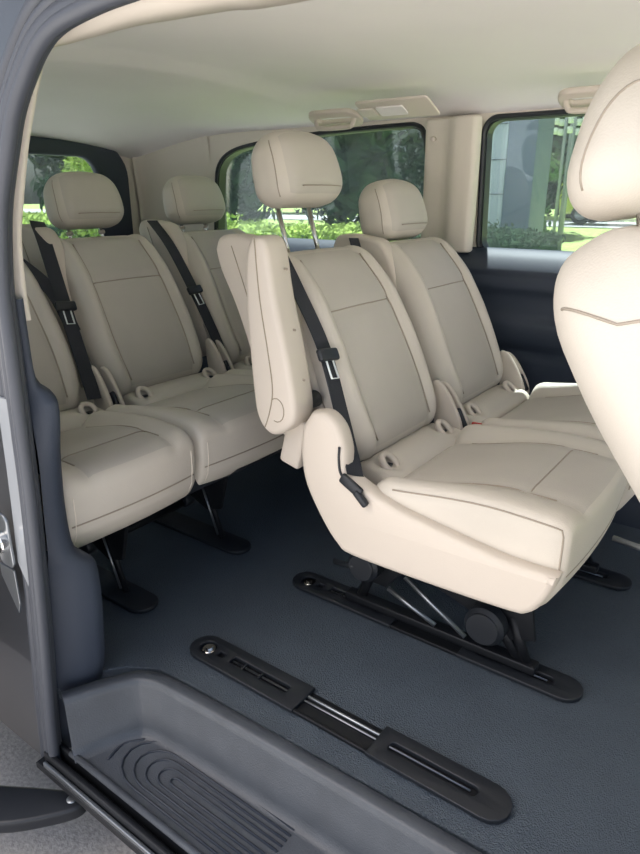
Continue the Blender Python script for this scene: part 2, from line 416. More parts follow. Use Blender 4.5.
for i in range(len(R_)-1):
    for k in range(5): b.faces.new((R_[i][k], R_[i][k+1], R_[i+1][k+1], R_[i+1][k])).smooth = True
put('trim_6', b, DARKTRIM, loc=(-1.12, .66, .3), kind='structure', label='dark pillar foot trim beside the door seal')

# outside sill rail, below the step edge
b = nb()
plate(b, [(-1.22, .545), (.6, .545), (.6, .60), (-1.22, .60)], [], .02, XY(-.20), bevel=.003)
box(b, (-.3, .562, -.172), (1.80, .012, .03), .003, mi=0)
box(b, (-.3, .588, -.165), (1.80, .010, .04), .003, mi=0)
sl = put('sill_rail', b, BLACKMT, loc=(-.3, .57, -.2), kind='structure', label='dark metal sill rail channel beside the step')
b = nb(); box(b, (-.3, .550, -.182), (1.78, .008, .014), .002); put('guide_strip', b, STEEL, sl)
b = nb(); box(b, (-.3, .68, -.33), (1.8, .05, .25), .012); put('sill_outer', b, BLACKPL, sl)

# ------------------------------------------------------------------ door seal
ds = None
b = nb()
path = [Vector((p.x-.012, ysx(p.z)-.022, p.z)) for p in sp]
tube(b, [v + Vector((-.008, 0, 0.0)) for v in path], .019, seg=12)
ds = put('door_seal', b, RUBBER, loc=(-1.15, .58, .5), label='blue grey rubber door seal curving round the door opening edge', cat='door seal', recalc=True)
b = nb()
off = []
for i, p in enumerate(path):
    t = (path[min(len(path)-1, i+1)] - path[max(0, i-1)]).normalized(); nrm = Vector((t.z, 0, -t.x))
    off.append((p, nrm))
tube(b, [p + n*.009 + Vector((0, -.009, 0)) for p, n in off], .0125, seg=10); put('sealing_lip', b, RUBBER, ds)
b = nb(); tube(b, [p - n*.021 + Vector((0, -.006, 0)) for p, n in off], .010, seg=10)
tube(b, [p - n*.042 + Vector((0, .0, 0)) for p, n in off], .013, seg=10); put('outer_lip', b, RUBBER, ds)

# ------------------------------------------------------------------ striker plate on the jamb
st = root('door_striker', 'silver metal door striker plate on the grey door jamb', 'striker', (-1.20, .565, .39))
b = nb(); plate(b, rrect(-1.225, -1.175, .335, .455, .015), [], .006, XZ(.557), bevel=.002); put('base_plate', b, STEEL, st, sharp=40)
b = nb(); cyl(b, (-1.195, .556, .395), (-1.195, .538, .395), .022, seg=20); put('boss', b, CHROME, st, sharp=40)
b = nb(); cyl(b, (-1.195, .540, .395), (-1.195, .532, .395), .012, seg=6); put('bolt', b, STEEL, st, sharp=30)
b = nb(); tube(b, [(-1.205, .54, .44), (-1.205, .515, .435), (-1.205, .515, .415), (-1.205, .54, .41)], .004, smooth=4); put('striker_loop', b, CHROME, st)
b = nb(); plate(b, [(-1.235, .30), (-1.190, .225), (-1.180, .25), (-1.180, .33), (-1.235, .33)], [], .004, XZ(.557), bevel=.001); put('lower_flange', b, STEEL, st)

# ------------------------------------------------------------------ sliding door roller arm and door edge outside
ra = root('door_roller_arm', 'black curved door roller arm reaching out below the step', 'door arm', (-1.2, .52, -.2))
b = nb()
plate(b, [(p.x, p.y) for p in smooth_path([(-1.50, .27, 0), (-1.30, .36, 0), (-1.18, .426, 0), (-1.10, .512, 0), (-1.075, .560, 0), (-1.10, .583, 0), (-1.19, .535, 0), (-1.28, .479, 0), (-1.40, .41, 0), (-1.55, .36, 0)], 5)], [], .035, XY(-.255), bevel=.008)
put('arm', b, BLACKPL, ra, sharp=50)
b = nb(); cyl(b, (-1.105, .556, -.250), (-1.105, .556, -.235), .012); put('roller', b, STEEL, ra)
sdoor = root('sliding_door', 'edge of the opened dark sliding door at the far left', 'door', (-1.6, .42, -.2))
b = nb(); rbox(b, (.50, .02, .42), .012, lambda p: Vector((-1.615, .385, .20))+Vector((p.x*.62, p.y, p.z)), n=(2, 1, 2)); 
put('door_panel', b, VANPAINT, sdoor)
b = nb(); tube(b, [(-1.302, .40, .60), (-1.302, .40, -.2)], .008); put('edge_seal', b, RUBBER, sdoor)

# ------------------------------------------------------------------ step well
step = root('entry_step', 'grey moulded plastic entry step well inside the door opening', 'step', (-.4, .66, -.14))
b = nb()
top = [(-1.125, .585), (-1.095, .65), (-1.055, .715), (-1.03, .733), (-1.0, .742), (-.95, .746), (-.7, .757), (-.3, .765), (.25, .775)]
T = smooth_path([(x, y, 0) for x, y in top], 5)
levels = [(.034, .0, -.022), (.034, .0, .004), (.030, .0, .009), (.006, .0, .009), (.0, 0, .004), (-.004, 0, -.01), (-.012, 0, -.115), (-.022, 0, -.133), (-.034, 0, -.139)]
rows = []
for i, p in enumerate(T):
    t = (T[min(len(T)-1, i+1)]-T[max(0, i-1)]).normalized(); nrm = Vector((-t.y, t.x, 0))
    rows.append([p + nrm*o + Vector((0, 0, z)) for o, _, z in levels] + [Vector((max(p.x, -1.10) if i > 3 else p.x+.02, .585, -.140)) if True else None])
VV = [[b.verts.new(v) for v in r] for r in rows]
for i in range(len(VV)-1):
    for k in range(len(VV[0])-1):
        try: b.faces.new((VV[i][k], VV[i][k+1], VV[i+1][k+1], VV[i+1][k])).smooth = True
        except ValueError: pass
put('step_shell', b, STEP, step, sharp=60)
b = nb(); tube(b, [(-1.125, .583, -.138), (.3, .583, -.138)], .008, seg=8); put('sill_edge', b, STEP, step)
# raised tread ridges: nested rounded loops
b = nb()
def ushape(x0, ya, yb, x1):
    r = (yb-ya)/2; pts = [(x1, yb, 0), (x0+r*1.3, yb, 0)]
    for k in range(1, 8):
        a = math.radians(90+180*k/8); pts.append((x0+r*1.3+r*1.3*math.cos(a), (ya+yb)/2+r*math.sin(a), 0))
    pts += [(x0+r*1.3, ya, 0), (x1, ya, 0)]
    return [(x, y, -.139) for x, y, _ in pts]
for k in range(5):
    tube(b, ushape(-1.025+.034*k, .606+.0135*k, .732-.0135*k, -.60), .0045, seg=6, flat=.6, side=(0, 0, 1) if False else None)
tube(b, [(-1.045, .62, -.139), (-1.052, .67, -.139), (-1.02, .71, -.139)], .004, smooth=4, seg=6)
for k in range(4):
    tube(b, ushape(-.55, .61+.014*k, .72-.014*k, .2), .0045, seg=6)
put('tread_ridges', b, STEPRIDGE, step, label='dark curved non-slip ridges on the tread')

# ------------------------------------------------------------------ floor rails
def rail(name, label, x0, x1, yc, wd=.085, bolt=True, full=True, slots=True, group=None):
    r = root(name, label, 'seat rail', ((x0+x1)/2, yc, 0), group)
    w = wd/2
    if full:
        L = x1-x0; a1 = x0+L*.42; b0 = x0+L*.65
        def cap(xa, xb, endleft, slot, nm):
            bb = nb(); rad = w
            pts = []
            if endleft:
                pts += [(xb, yc-w), (xb, yc+w)]
                for k in range(9):
                    a = math.radians(90+180*k/8); pts.append((xa+rad+rad*math.cos(a), yc+rad*math.sin(a)))
            else:
                pts += [(xa, yc+w), (xa, yc-w)]
                for k in range(9):
                    a = math.radians(-90+180*k/8); pts.append((xb-rad+rad*math.cos(a), yc+rad*math.sin(a)))
            plate(bb, pts, slot, .010, XY(.006), bevel=.002)
            return put(nm, bb, BLACKPL, r, sharp=40)
        hl = []
        s0 = x0+.125
        hl.append(rrect(s0, a1-.045, yc-.010, yc+.014, .004, 3))
        if bolt: hl.append([(x0+.048+.022*math.cos(t*math.pi/8), yc+.022*math.sin(t*math.pi/8)) for t in range(16)])
        if bolt: hl.append(rrect(x0+.083, x0+.102, yc-.010, yc+.008, .002, 2))
        cap(x0, a1, True, hl, 'rail_cover')
        cap(b0, x1, False, [rrect(b0+.03, x1-.065, yc-.011, yc+.014, .010, 4)], 'rail_cover')
    bb = nb()
    box(bb, ((x0+x1)/2, yc, -.0012), (x1-x0-.06, wd*.86, .003), .001, mi=0)
    box(bb, ((x0+x1)/2, yc-.034, .003), (x1-x0-.12, .008, .009), .002, mi=0)
    put('channel', bb, BLACKMT, r)
    bb = nb(); tube(bb, [(x0+.1, yc+.018, .0035), (x1-.08, yc+.018, .0035)], .0038); tube(bb, [(x0+.1, yc+.004, .0035), (x1-.08, yc+.004, .0035)], .0022)
    put('slide_bar', bb, STEEL, r)
    if bolt and full:
        bb = nb(); cyl(bb, (x0+.05, yc, 0), (x0+.05, yc, .008), .017, seg=16); cyl(bb, (x0+.05, yc, .008), (x0+.05, yc, .012), .009, seg=6)
        put('bolt', bb, CHROME, r, sharp=30)
        for k in range(2):
            bb = nb(); box(bb, (x0+.163+.052*k, yc+.001, .006), (.005, .024, .008), .001); put('slot_divider', bb, BLACKPL, r)
    return r
rail('seat_rail', 'empty black floor rail nearest the step with chrome bolt', -1.045, -.235, .898)
rail('seat_rail', 'black floor rail under the near side of the two-seat bench', -1.025, -.215, 1.275)
rail('seat_rail', 'black floor rail in the dark under the far seat of the bench', -1.035, -.225, 1.80)
def foot(label, yc):
    r = root('seat_foot_plate', label, 'floor plate', (-1.4, yc, 0)); w = .043; x1 = -1.235; x0 = -1.75
    bb = nb(); pts = [(x0, yc+w), (x0, yc-w)]+[(x1-w+w*math.cos(math.radians(-90+22.5*k)), yc+w*math.sin(math.radians(-90+22.5*k))) for k in range(9)]
    plate(bb, pts, [], .012, XY(.0065), bevel=.003); put('plate', bb, BLACKPL, r, sharp=40)
foot('black rounded floor plate at the rear bench, by the door pillar', .925)
foot('black rounded floor plate at the rear bench, further from the door', 1.30)

# ------------------------------------------------------------------ seats
TH = math.radians(27)
A = Vector((-math.sin(TH), 0, math.cos(TH))); NN = Vector((math.cos(TH), 0, math.sin(TH)))
def backrest(parent, xo, yc, zo=0.0, hz=0.0, wid=.425, label=None, plain=False):
    """xo: x of the cushion nose; front face runs from (xo-.50,.47) to (xo-.735,.93)"""
    cx = xo-.615; cz = .702+zo; C0 = Vector((cx, yc, cz)) - NN*.075
    hy = wid/2; hs = .275; ht = .08
    def shape(p):
        t, y, s = p
        u = s/hs; v = y/hy
        wsc = 1 - .07*sst(-.1, 1.15, u) - .05*sst(-.55, -1.05, u) + .03*math.exp(-((u+.35)/.3)**2)
        bol = sst(.62, .80, abs(v))*(.018+.008*(1-abs(u)))
        front = sst(-ht, ht, t)
        t2 = t + front*(bol - .030*sst(.35, 1.05, u) + .010*math.cos(u*1.4) - .010*sst(.6, 1.0, abs(v)) - .012*v*v) - (1-front)*0.0
        t2 -= front*.004*math.exp(-((s-.090)/.010)**2)*(1 if abs(v) < .66 else 0)
        t2 -= front*.006*math.exp(-((abs(v)-.66)/.035)**2)
        t2 += (1-front)*(.05*sst(.0, -1.0, u))
        return C0 + NN*t2 + Vector((0, y*wsc, 0)) + A*s
    def fm(m):
        return 1 if (m[0] > ht-.001 and abs(m[1]) < hy*.655 and m[2] < .115) else (1 if (m[0] > ht-.001 and abs(m[1]) < hy*.655) else 0)
    b = nb(); rbox(b, (ht, hy, hs), (.06, .055, .07), shape, seg=6, n=(5, 34, 34), facemat=fm)
    for sg in (-1, 1):
        tube(b, [shape(Vector((ht, sg*hy*.66, s)))+NN*.001 for s in [(-.24 + .475*k/24) for k in range(25)]], .0022, mi=2, seg=6)
    tube(b, [shape(Vector((ht, hy*.66*(k/10-1), .090)))+NN*.0008 for k in range(21)], .0020, mi=2, seg=6)
    for sg in (-1, 1):   # side seam running round the edge
        tube(b, [shape(Vector((ht*.15-.02*0, sg*hy, s)))+Vector((0, sg*.0003, 0)) for s in [(-.21 + .41*k/16) for k in range(17)]], .0018, mi=2, seg=6)
    br = put('backrest', b, [LEATHER, PANEL, SEAM], parent, label=label)
    hp = smooth_path([(x+xo+.255, z, 0) for x, z in [(-1.19, .925), (-1.165, .958), (-1.08, .957), (-1.0, .925), (-.93, .75), (-.86, .55), (-.90, .46), (-.985, .48), (-1.06, .62), (-1.125, .78), (-1.175, .875), (-1.19, .925)]], 4)[:-1]
    b = nb(); yh = yc-hy+.012
    plate(b, [(p.x-hz*.3, p.y-hz) for p in hp], [], .062, XZ(yh+hz), bevel=.014, smooth=True)
    if not hz: tube(b, [(x+xo+.255, yh-.0315, z) for x, z in [(-1.13, .935), (-1.10, .86), (-1.05, .73), (-1.0, .60)]], .0014, mi=1, smooth=4, seg=6)
    put('belt_housing', b, [SHELL, CREASE], br, sharp=55)
    return br
def headrest(parent, xo, yc, lift=0.0, w=.268, label=None, dz=0.0):
    bx = xo-.822+(.008 if lift else -.010); bz = .897+dz
    lean = Vector((-math.sin(math.radians(16)), 0, math.cos(math.radians(16)))); fn_ = Vector((math.cos(math.radians(16)), 0, math.sin(math.radians(16))))
    hh = .092; C0 = Vector((bx+.0, yc, bz+.005)) + lean*(hh+.012+lift)
    def shape(p):
        t, y, s = p; u = s/hh; v = y/(w/2)
        wsc = 1 - .11*sst(-.2, 1.1, u) - .03*sst(-.5, -1.0, u)
        t2 = t*(1-.12*u) + .010*(1-v*v)*(1 if t > 0 else .4) + (.012 if t > 0 else 0)*math.cos(u*1.3) 
        s2 = s - .012*v*v*sst(0, 1, u)
        return C0 + fn_*t2 + Vector((0, y*wsc, 0)) + lean*s2
    b = nb(); rbox(b, (.058, w/2, hh), (.05, .05, .055), shape, seg=7, n=(4, 12, 8), facemat=lambda m: 2 if (m[0] > .0575 and abs(m[1]) < w/2*.9) else 0)
    for sg in (-1, 1):
        tube(b, [shape(onbox(Vector((.020+.010*math.cos(s*16), sg*w/2, s)), (.058, w/2, hh), (.05, .05, .055))) for s in [(-.088 + .165*k/16) for k in range(17)]], .0016, mi=1, seg=6)
    tube(b, [shape(Vector((.058, w/2*.62*(k/10-1), -hh*.66)))+fn_*.0004 for k in range(21)], .0013, mi=1, seg=6)
    h = put('headrest', b, [LEATHER, SEAM, PANEL], parent, label=label)
    for sg in (-1, 1):
        b = nb(); bs = C0 + Vector((0, sg*.065, 0)) - lean*(hh*.9) - fn_*.030
        tube(b, [bs, bs - lean*(.055+lift)], .0062, seg=10); put('post', b, CHROME, h)
        b = nb(); e = Vector((bs.x, bs.y, bs.z)) - lean*(.012+lift); cyl(b, e, e-lean*.012, .012, seg=14); put('post_collar', b, SHELL, h)
    return h
def cushion(parent, xo, ya, yb, label=None, stitch=True, CR=(.055, .045), notch=None, xback=.42, low=.285, seam_z=.375):
    yc = (ya+yb)/2; hx = xback/2; hy = (yb-ya)/2; hz = (.492-low)/2; cz = (.492+low)/2
    def shape(p):
        x, y, z = p; u = x/hx; v = y/hy; k = sst(-.2, 1, z/hz)
        z2 = z + k*(.007*sst(.62, .85, abs(v)) - .006*math.exp(-((abs(v)-.60)/.05)**2) - .004 + .008*math.cos(u*1.5) - .012*sst(.6, 1, abs(v))*sst(.85, 1.0, abs(v)) - (.048 - .026*sst(.6, .9, abs(v)))*sst(.45, -1, u))
        if notch and yc+y > notch: z2 = max(z2, -hz+.035)
        x2 = x + .014*(1-v*v)*sst(.4, 1, u) - .035*sst(-.1, -1, z/hz)*sst(.3, 1, u) - .006*math.exp(-((cz+z-seam_z)/.008)**2)*sst(.9, 1, u)
        z2 -= k*.004*math.exp(-((x-.10)/.010)**2)*(1 if abs(v) < .6 else 0)
        return Vector((xo-hx+x2, yc+y, cz+z2))
    def fm(m): return 1 if (m[2] > hz-.001 and abs(m[1]) < hy*.60) else 0
    b = nb(); rbox(b, (hx, hy, hz), (CR[0], .020, CR[1]), shape, seg=6, n=(28, 30, 8), facemat=fm)
    for sg in (-1, 1):
        tube(b, [shape(Vector((x, sg*hy*.60, hz)))+Vector((0, 0, .001)) for x in [(-hx+.06+(2*hx-.12)*k/16) for k in range(17)]], .0022, mi=2, seg=6)
        if stitch: tube(b, [shape(Vector((hx, sg*(hy-.030), z)))+Vector((.0006, 0, 0)) for z in [(-hz+.04+(2*hz-.09)*k/8) for k in range(9)]], .0012, mi=3, seg=6)
    tube(b, [shape(Vector((.10, hy*.6*(k/10-1), hz)))+Vector((0, 0, .0006)) for k in range(21)], .0020, mi=2, seg=6)
    tube(b, [shape(Vector((hx, (hy-.022)*(k/10-1), seam_z-cz)))+Vector((.0018, 0, 0)) for k in range(21)], .0020, mi=2, seg=6)
    if not stitch:      # piping along the outer top edge and down the front corner
        pts = [Vector((x, -hy, hz)) for x in [(-hx+.05+(2*hx-.05)*k/16) for k in range(17)]] + [Vector((hx, -hy, hz-.02-.10*k/5)) for k in range(6)]
        tube(b, [shape(onbox(p, (hx, hy, hz), (CR[0], .020, CR[1]))) for p in pts], .0020, mi=2, seg=6)
    return put('cushion', b, [LEATHER, PANEL, SEAM, STITCH], parent, label=label)
def lumbar(parent, xo, yc, w=.41):
    hy = w/2
    c = Vector((xo-.475, yc, .398))
    def shape(p):
        x, y, z = p
        dent = sum(math.exp(-((y-sg*hy*.72)/.030)**2 - ((x-.012)/.030)**2) for sg in (-1, 1))
        return c + Vector((x - .004*dent, y, z - (.022*dent if z > 0 else 0) + .004*math.cos(y*9)))
    b = nb(); rbox(b, (.075, hy, .052), (.068, .035, .045), shape, seg=6, n=(8, 36, 4))
    lb = put('lumbar_roll', b, LEATHER, parent)
    for sg in (-1, 1):
        b = nb(); cc = c + Vector((.012, sg*hy*.72, .048))
        pts = [cc + Vector((.020*math.cos(2*math.pi*k/20), .022*math.sin(2*math.pi*k/20), -.018*math.cos(2*math.pi*k/20)-.004)) for k in range(20)]
        tube(b, pts, .0085, closed=True, seg=10)
        put('anchor_ring', b, SHELL, lb)
        b = nb(); box(b, cc+Vector((-.006, 0, -.010)), (.014, .026, .006), .002); put('anchor_recess', b, BLACKPL, lb)
    return lb
def wing(parent, xo, yc):
    """curved buckle guide flap standing between two backrests"""
    b = nb()
    out = smooth_path([(xo-.52, .40, 0), (xo-.445, .40, 0), (xo-.442, .44, 0), (xo-.465, .49, 0), (xo-.495, .535, 0), (xo-.520, .556, 0), (xo-.540, .548, 0), (xo-.535, .48, 0)], 5)
    for off, k in ((-.022, 1.0), (.018, .9)):
        plate(b, [(p.x, .44+(p.y-.44)*k) for p in out], [], .014, lambda u, v, w: Vector((u, yc+off+w+.02*(v-.5), v)), bevel=.005, smooth=True)
    w_ = put('buckle_guide', b, SHELL, parent, sharp=50)
    b = nb(); box(b, (xo-.462, yc-.002, .450), (.034, .014, .06), .006, rot=Matrix.Rotation(-.5, 3, 'Y')); put('buckle', b, BLACKPL, w_)
    return w_
def belt(parent, pts, label=None, wd=.046, clip_t=.42, side=(0, 1, 0), anchor=True):
    b = nb(); strap(b, pts, wd, .003, side, smooth=8)
    s_ = put('belt_strap', b, BELT, parent, label=label)
    P = smooth_path(pts, 8); i = int(len(P)*clip_t); p = P[i]; t = (P[i+1]-P[i-1]).normalized(); u = Vector(side); u = (u-t*u.dot(t)).normalized(); n_ = t.cross(u)
    if n_.x < 0: n_ = -n_; 
    R3 = Matrix((t, u, n_)).transposed()
    b = nb(); box(b, p+n_*.006, (.030, .066, .016), .006, rot=R3); tg = put('belt_tongue', b, BLACKPL, s_)
    b = nb()
    q = p + t*.035 + n_*.005
    lp = [q + t*a + u*c for a, c in ((-.022, -.012), (.022, -.012), (.022, .012), (-.022, .012))]
    tube(b, lp, .0026, closed=True, seg=6); put('tongue_plate', b, WHITEPRINT, tg)
    return s_

# ---- two-seat bench
XB = -.255
bench = root('two_seat_bench', 'beige leather two-seat bench in the middle row with raised near headrest', 'seat', (-.65, 1.6, 0))
cushion(bench, XB+.004, 1.100, 1.595, stitch=False, CR=(.040, .030))
cushion(bench, XB+.022, 1.605, 2.12, stitch=False, CR=(.040, .030))
for i, yc in enumerate((1.41, 1.90)):
    backrest(bench, XB, yc, hz=.022*i)
    lumbar(bench, XB, yc)
    headrest(bench, XB, yc+(.015 if i == 0 else 0), lift=.112 if i == 0 else 0.0, label='raised headrest on two exposed chrome posts' if i == 0 else None)
wing(bench, XB, 1.645); wing(bench, XB+.01, 2.115)
SHO = [(-.815, .603), (-.84, .56), (-.846, .493), (-.832, .422), (-.785, .343), (-.745, .298), (-.705, .281), (-.531, .280), (-.345, .286), (-.302, .296), (-.275, .330), (-.256, .384), (-.266, .395), (-.34, .396), (-.407, .403), (-.539, .423), (-.611, .438), (-.690, .465), (-.722, .49), (-.724, .53), (-.742, .58), (-.777, .607)]
def offs(loop, dx): return [(x+dx, z) for x, z in loop]
def shield(parent, dx, y, th=.050, seg=5):
    b = nb(); L = smooth_path([(x+dx, z, 0) for x, z in SHO]+[(SHO[0][0]+dx, SHO[0][1], 0)], 4)[:-1]
    plate(b, [(p.x, p.y) for p in L], [], th, XZ(y), bevel=.016, smooth=True)
    return put('side_shield', b, SHELL, parent, sharp=55)
sh = shield(bench, 0, 1.098)
b = nb(); tube(b, [(-.736, 1.072, .540), (-.737, 1.072, .51), (-.732, 1.072, .48), (-.712, 1.072, .462)], .0028, smooth=5); put('shield_slot', b, BLACKPL, sh)
b = nb(); rbox(b, (.205, .49, .028), (.02, .02, .025), lambda p: Vector((-.50+p.x, 1.61+p.y, .305+p.z)), n=(2, 4, 2)); put('seat_pan', b, BLACKPL, bench)
# armrest, folded up
ar = None
ARO = [(-.966, .968), (-.984, .93), (-.990, .83), (-.978, .626), (-.962, .555), (-.925, .527), (-.882, .545), (-.854, .587), (-.868, .69), (-.905, .84), (-.922, .935), (-.938, .965)]
b = nb(); L = smooth_path([(x, z, 0) for x, z in ARO+[ARO[0]]], 5)[:-1]
plate(b, [(p.x, p.y) for p in L], [], .078, XZ(1.105), bevel=.014, smooth=True)
sl_ = [(-.955, .965), (-.945, .84), (-.925, .72), (-.915, .64), (-.925, .585), (-.94, .545)]
tube(b, [(x, 1.0655, z) for x, z in sl_], .0016, mi=1, smooth=6, seg=6)
tube(b, [(-.905+.022*math.cos(a), 1.0655, .592+.028*math.sin(a)) for a in [math.radians(-110+24*k) for k in range(11)]], .0013, mi=1, seg=6)
ar = put('armrest', b, [SHELL, CREASE], bench, sharp=55, label='armrest folded upright against the backrest')
for z, x in ((.90, -.905), (.77, -.884), (.66, -.860)):
    b = nb(); cyl(b, (x-.006, 1.11, z), (x+.002, 1.11, z-.0), .003, seg=10); put('screw', b, SEAM, ar)
b = nb(); cyl(b, (-.878, 1.12, .598), (-.878, 1.18, .598), .020); put('armrest_hinge', b, BLACKPL, ar)
b = nb(); box(b, (-.90, 1.14, .50), (.06, .05, .13), .01, rot=Matrix.Rotation(.25, 3, 'Y')); put('hinge_bracket', b, SHELL, ar)
# undercarriage
fr = None
for yy in (1.275, 1.80):
    b = nb()
    plate(b, [(-.86, .26), (-.36, .26), (-.33, .10), (-.40, .075), (-.50, .12), (-.66, .17), (-.72, .09), (-.82, .09)], [], .012, XZ(yy), bevel=.002)
    put('base_frame', b, BLACKMT, bench, sharp=40)
for (x, z, r) in ((-.768, .156, .044), (-.438, .116, .048)):
    b = nb(); cyl(b, (x, 1.268, z), (x, 1.222, z), r, seg=32, bevel=.2); cyl(b, (x, 1.224, z), (x, 1.216, z), r*.82, seg=32, bevel=.3); put('pivot_cap', b, BLACKPL, bench, sharp=30)
for (p, q, r) in (((-.703, 1.25, .105), (-.567, 1.25, .053), .006), ((-.656, 1.25, .156), (-.488, 1.25, .054), .006), ((-.60, 1.28, .23), (-.64, 1.85, .15), .012)):
    b = nb(); tube(b, [p, q], r); put('link_rod', b, STEEL if r < .01 else BLACKMT, bench)
for yy in (1.275, 1.80):
    for (xa, za, xb_, zb) in ((-.75, .16, -.80, .028), (-.43, .12, -.36, .028), (-.39, .14, -.345, .028)):
        b = nb(); tube(b, [(xa, yy, za), (xb_, yy, zb)], .014, flat=.6); put('leg', b, BLACKMT, bench)
    b = nb(); box(b, (-.58, yy, .026), (.52, .035, .022), .004); put('slider', b, BLACKMT, bench)
b = nb(); tube(b, [(-.86, 1.235, .135), (-.80, 1.22, .150), (-.79, 1.22, .155)], .009, flat=.5); put('release_lever', b, BLACKPL, bench)
# belts
belt(bench, [(-1.05, 1.205, .95), (-1.00, 1.195, .93), (-.935, 1.19, .84), (-.86, 1.185, .72), (-.79, 1.155, .59), (-.745, 1.125, .52), (-.705, 1.09, .475)], label='black shoulder belt lying down the near edge of the backrest', clip_t=.52)
belt(bench, [(-1.10, 1.665, .93), (-1.04, 1.655, .80), (-.94, 1.65, .65), (-.84, 1.648, .54), (-.76, 1.645, .455)], clip_t=.15)
b = nb(); box(b, (-.700, 1.066, .462), (.060, .012, .026), .006, rot=Matrix.Rotation(.50, 3, 'Y')); box(b, (-.672, 1.062, .440), (.040, .014, .016), .005, rot=Matrix.Rotation(.75, 3, 'Y')); put('belt_anchor', b, BLACKPL, bench)
b = nb(); box(b, (-.645, 1.60, .460), (.028, .010, .012), .003); put('release_button', b, RED, bench, label='small red buckle button')

# ---- three-seat rear bench
XC = -1.165
rear = root('rear_three_seat_bench', 'beige leather three-seat bench at the very back of the van', 'seat', (-1.5, 1.4, 0))
cushion(rear, XC, .665, 1.062)
cushion(rear, XC-.01, 1.070, 1.56, notch=1.215)
cushion(rear, XC-.02, 1.57, 2.10, low=.32)
YR = (.93, 1.435, 1.95)
for i, yc in enumerate(YR):
    backrest(rear, XC-.015, yc-.028)
    lumbar(rear, XC-.02, yc)
    headrest(rear, XC-.05, yc, dz=.028)
wing(rear, XC-.02, 1.17); wing(rear, XC-.02, 1.665)
b = nb(); rbox(b, (.205, .69, .03), (.02, .02, .025), lambda p: Vector((XC-.24+p.x, 1.40+p.y, .325+p.z)), n=(2, 4, 2)); put('seat_pan', b, BLACKPL, rear)
belt(rear, [(-2.02, 1.22, .97), (-1.93, 1.18, .92), (-1.84, 1.15, .80), (-1.76, 1.13, .66), (-1.70, 1.12, .54), (-1.66, 1.11, .47)], label='black belt between the two nearest rear seats', clip_t=.50)
belt(rear, [(-2.00, 1.00, .97), (-1.90, 1.05, .88), (-1.83, 1.12, .78), (-1.76, 1.135, .66)], clip_t=.02)
belt(rear, [(-2.00, 1.67, .96), (-1.90, 1.665, .87), (-1.80, 1.67, .72), (-1.73, 1.685, .58), (-1.68, 1.69, .47)], label='black belt beside the far rear seat', clip_t=.50)
for yy in (.925, 1.30):
    b = nb(); plate(b, [(-1.72, .26), (-1.30, .26), (-1.34, .12), (-1.40, .10), (-1.55, .16), (-1.66, .02), (-1.72, .02)], [], .012, XZ(yy), bevel=.002)
    put('base_frame', b, BLACKMT, rear, sharp=40)
for yy in (.925, 1.30):
    b = nb(); tube(b, [(-1.42, yy, .22), (-1.345, yy, .016)], .013, flat=.6); put('leg', b, BLACKMT, rear)
    b = nb(); tube(b, [(-1.415, yy-.012, .20), (-1.35, yy-.012, .03)], .0035); put('link_rod', b, STEEL, rear)
    b = nb(); cyl(b, (-1.50, yy-.02, .11), (-1.50, yy+.02, .11), .025); put('pivot_cap', b, BLACKPL, rear)
b = nb(); tube(b, [(-1.50, .925, .10), (-1.50, 1.30, .10)], .012); put('cross_bar', b, BLACKMT, rear)

# ---- foreground front seat seen from behind (right edge of the picture)
fs = root('front_seat', 'cream leather front seat at the right edge, seen from behind', 'seat', (-.05, .95, 0))
def fshape(p):
    t, y, s = p; u = s/.435; v = y/.22
    base_ = Vector((.045, .945, .65)); a = Vector((-math.sin(math.radians(36)), 0, math.cos(math.radians(36)))); n2 = Vector((math.cos(math.radians(36)), 0, math.sin(math.radians(36))))
    wsc = 1 - .12*sst(.5, 1.05, u)
    t2 = t - (.018*(1-v*v) if t < 0 else 0) + (.02*sst(.6, .85, abs(v)) if t > 0 else 0)
    t2 *= (1-.12*sst(.5, 1.0, u))
    return base_ + a*s + n2*t2 + Vector((0, y*wsc, 0))
b = nb(); rbox(b, (.085, .22, .435), (.075, .09, .10), fshape, seg=7, n=(6, 14, 20))
FH, FR = (.085, .22, .435), (.075, .09, .10)
tube(b, [fshape(onbox(Vector((t, -.22, q)), FH, FR)) for t, q in [(-.075 + .15*k/16, .400 - .15*(k/16)**1.2) for k in range(17)]], .0018, mi=1, seg=6)
put('backrest', b, [LEATHER, SEAM], fs)
HC = Vector((-.195, .935, 1.118))
def hshape(p):
    t, y, s = p; u = s/.098
    wsc = 1 - .27*sst(-.5, 1.1, u); a = Vector((-math.sin(math.radians(-2)), 0, math.cos(math.radians(10)))); n2 = Vector((math.cos(math.radians(10)), 0, math.sin(math.radians(10))))
    return HC + a*s + n2*t*(1-.20*u) + Vector((0, y*wsc, 0))
b = nb(); rbox(b, (.062, .140, .098), (.055, .085, .080), hshape, seg=8, n=(4, 10, 6))
arc = []
for k in range(25):
    a = math.radians(-20+220*k/24); arc.append(hshape(onbox(Vector((.012+.046*math.cos(a), -.140, -.040+.088*math.sin(a))), (.062, .140, .098), (.055, .085, .080))))
tube(b, arc, .0015, mi=1, seg=6)
hr = put('headrest', b, [LEATHER, SEAM], fs)
for sg in (-1, 1):
    b = nb(); tube(b, [(HC.x+.022, HC.y+sg*.062, HC.z-.07), (HC.x+.040, HC.y+sg*.062, HC.z-.17)], .008, seg=10); put('post', b, CHROME, hr)
    b = nb(); e = Vector((HC.x+.030, HC.y+sg*.062, HC.z-.115)); cyl(b, e, e+Vector((.003, 0, -.016)), .013, seg=14); put('post_collar', b, BLACKPL, hr)
b = nb(); rbox(b, (.22, .21, .09), (.06, .05, .05), lambda p: Vector((.40+p.x, .945+p.y, .40+p.z)), n=(4, 4, 3)); put('cushion', b, LEATHER, fs)
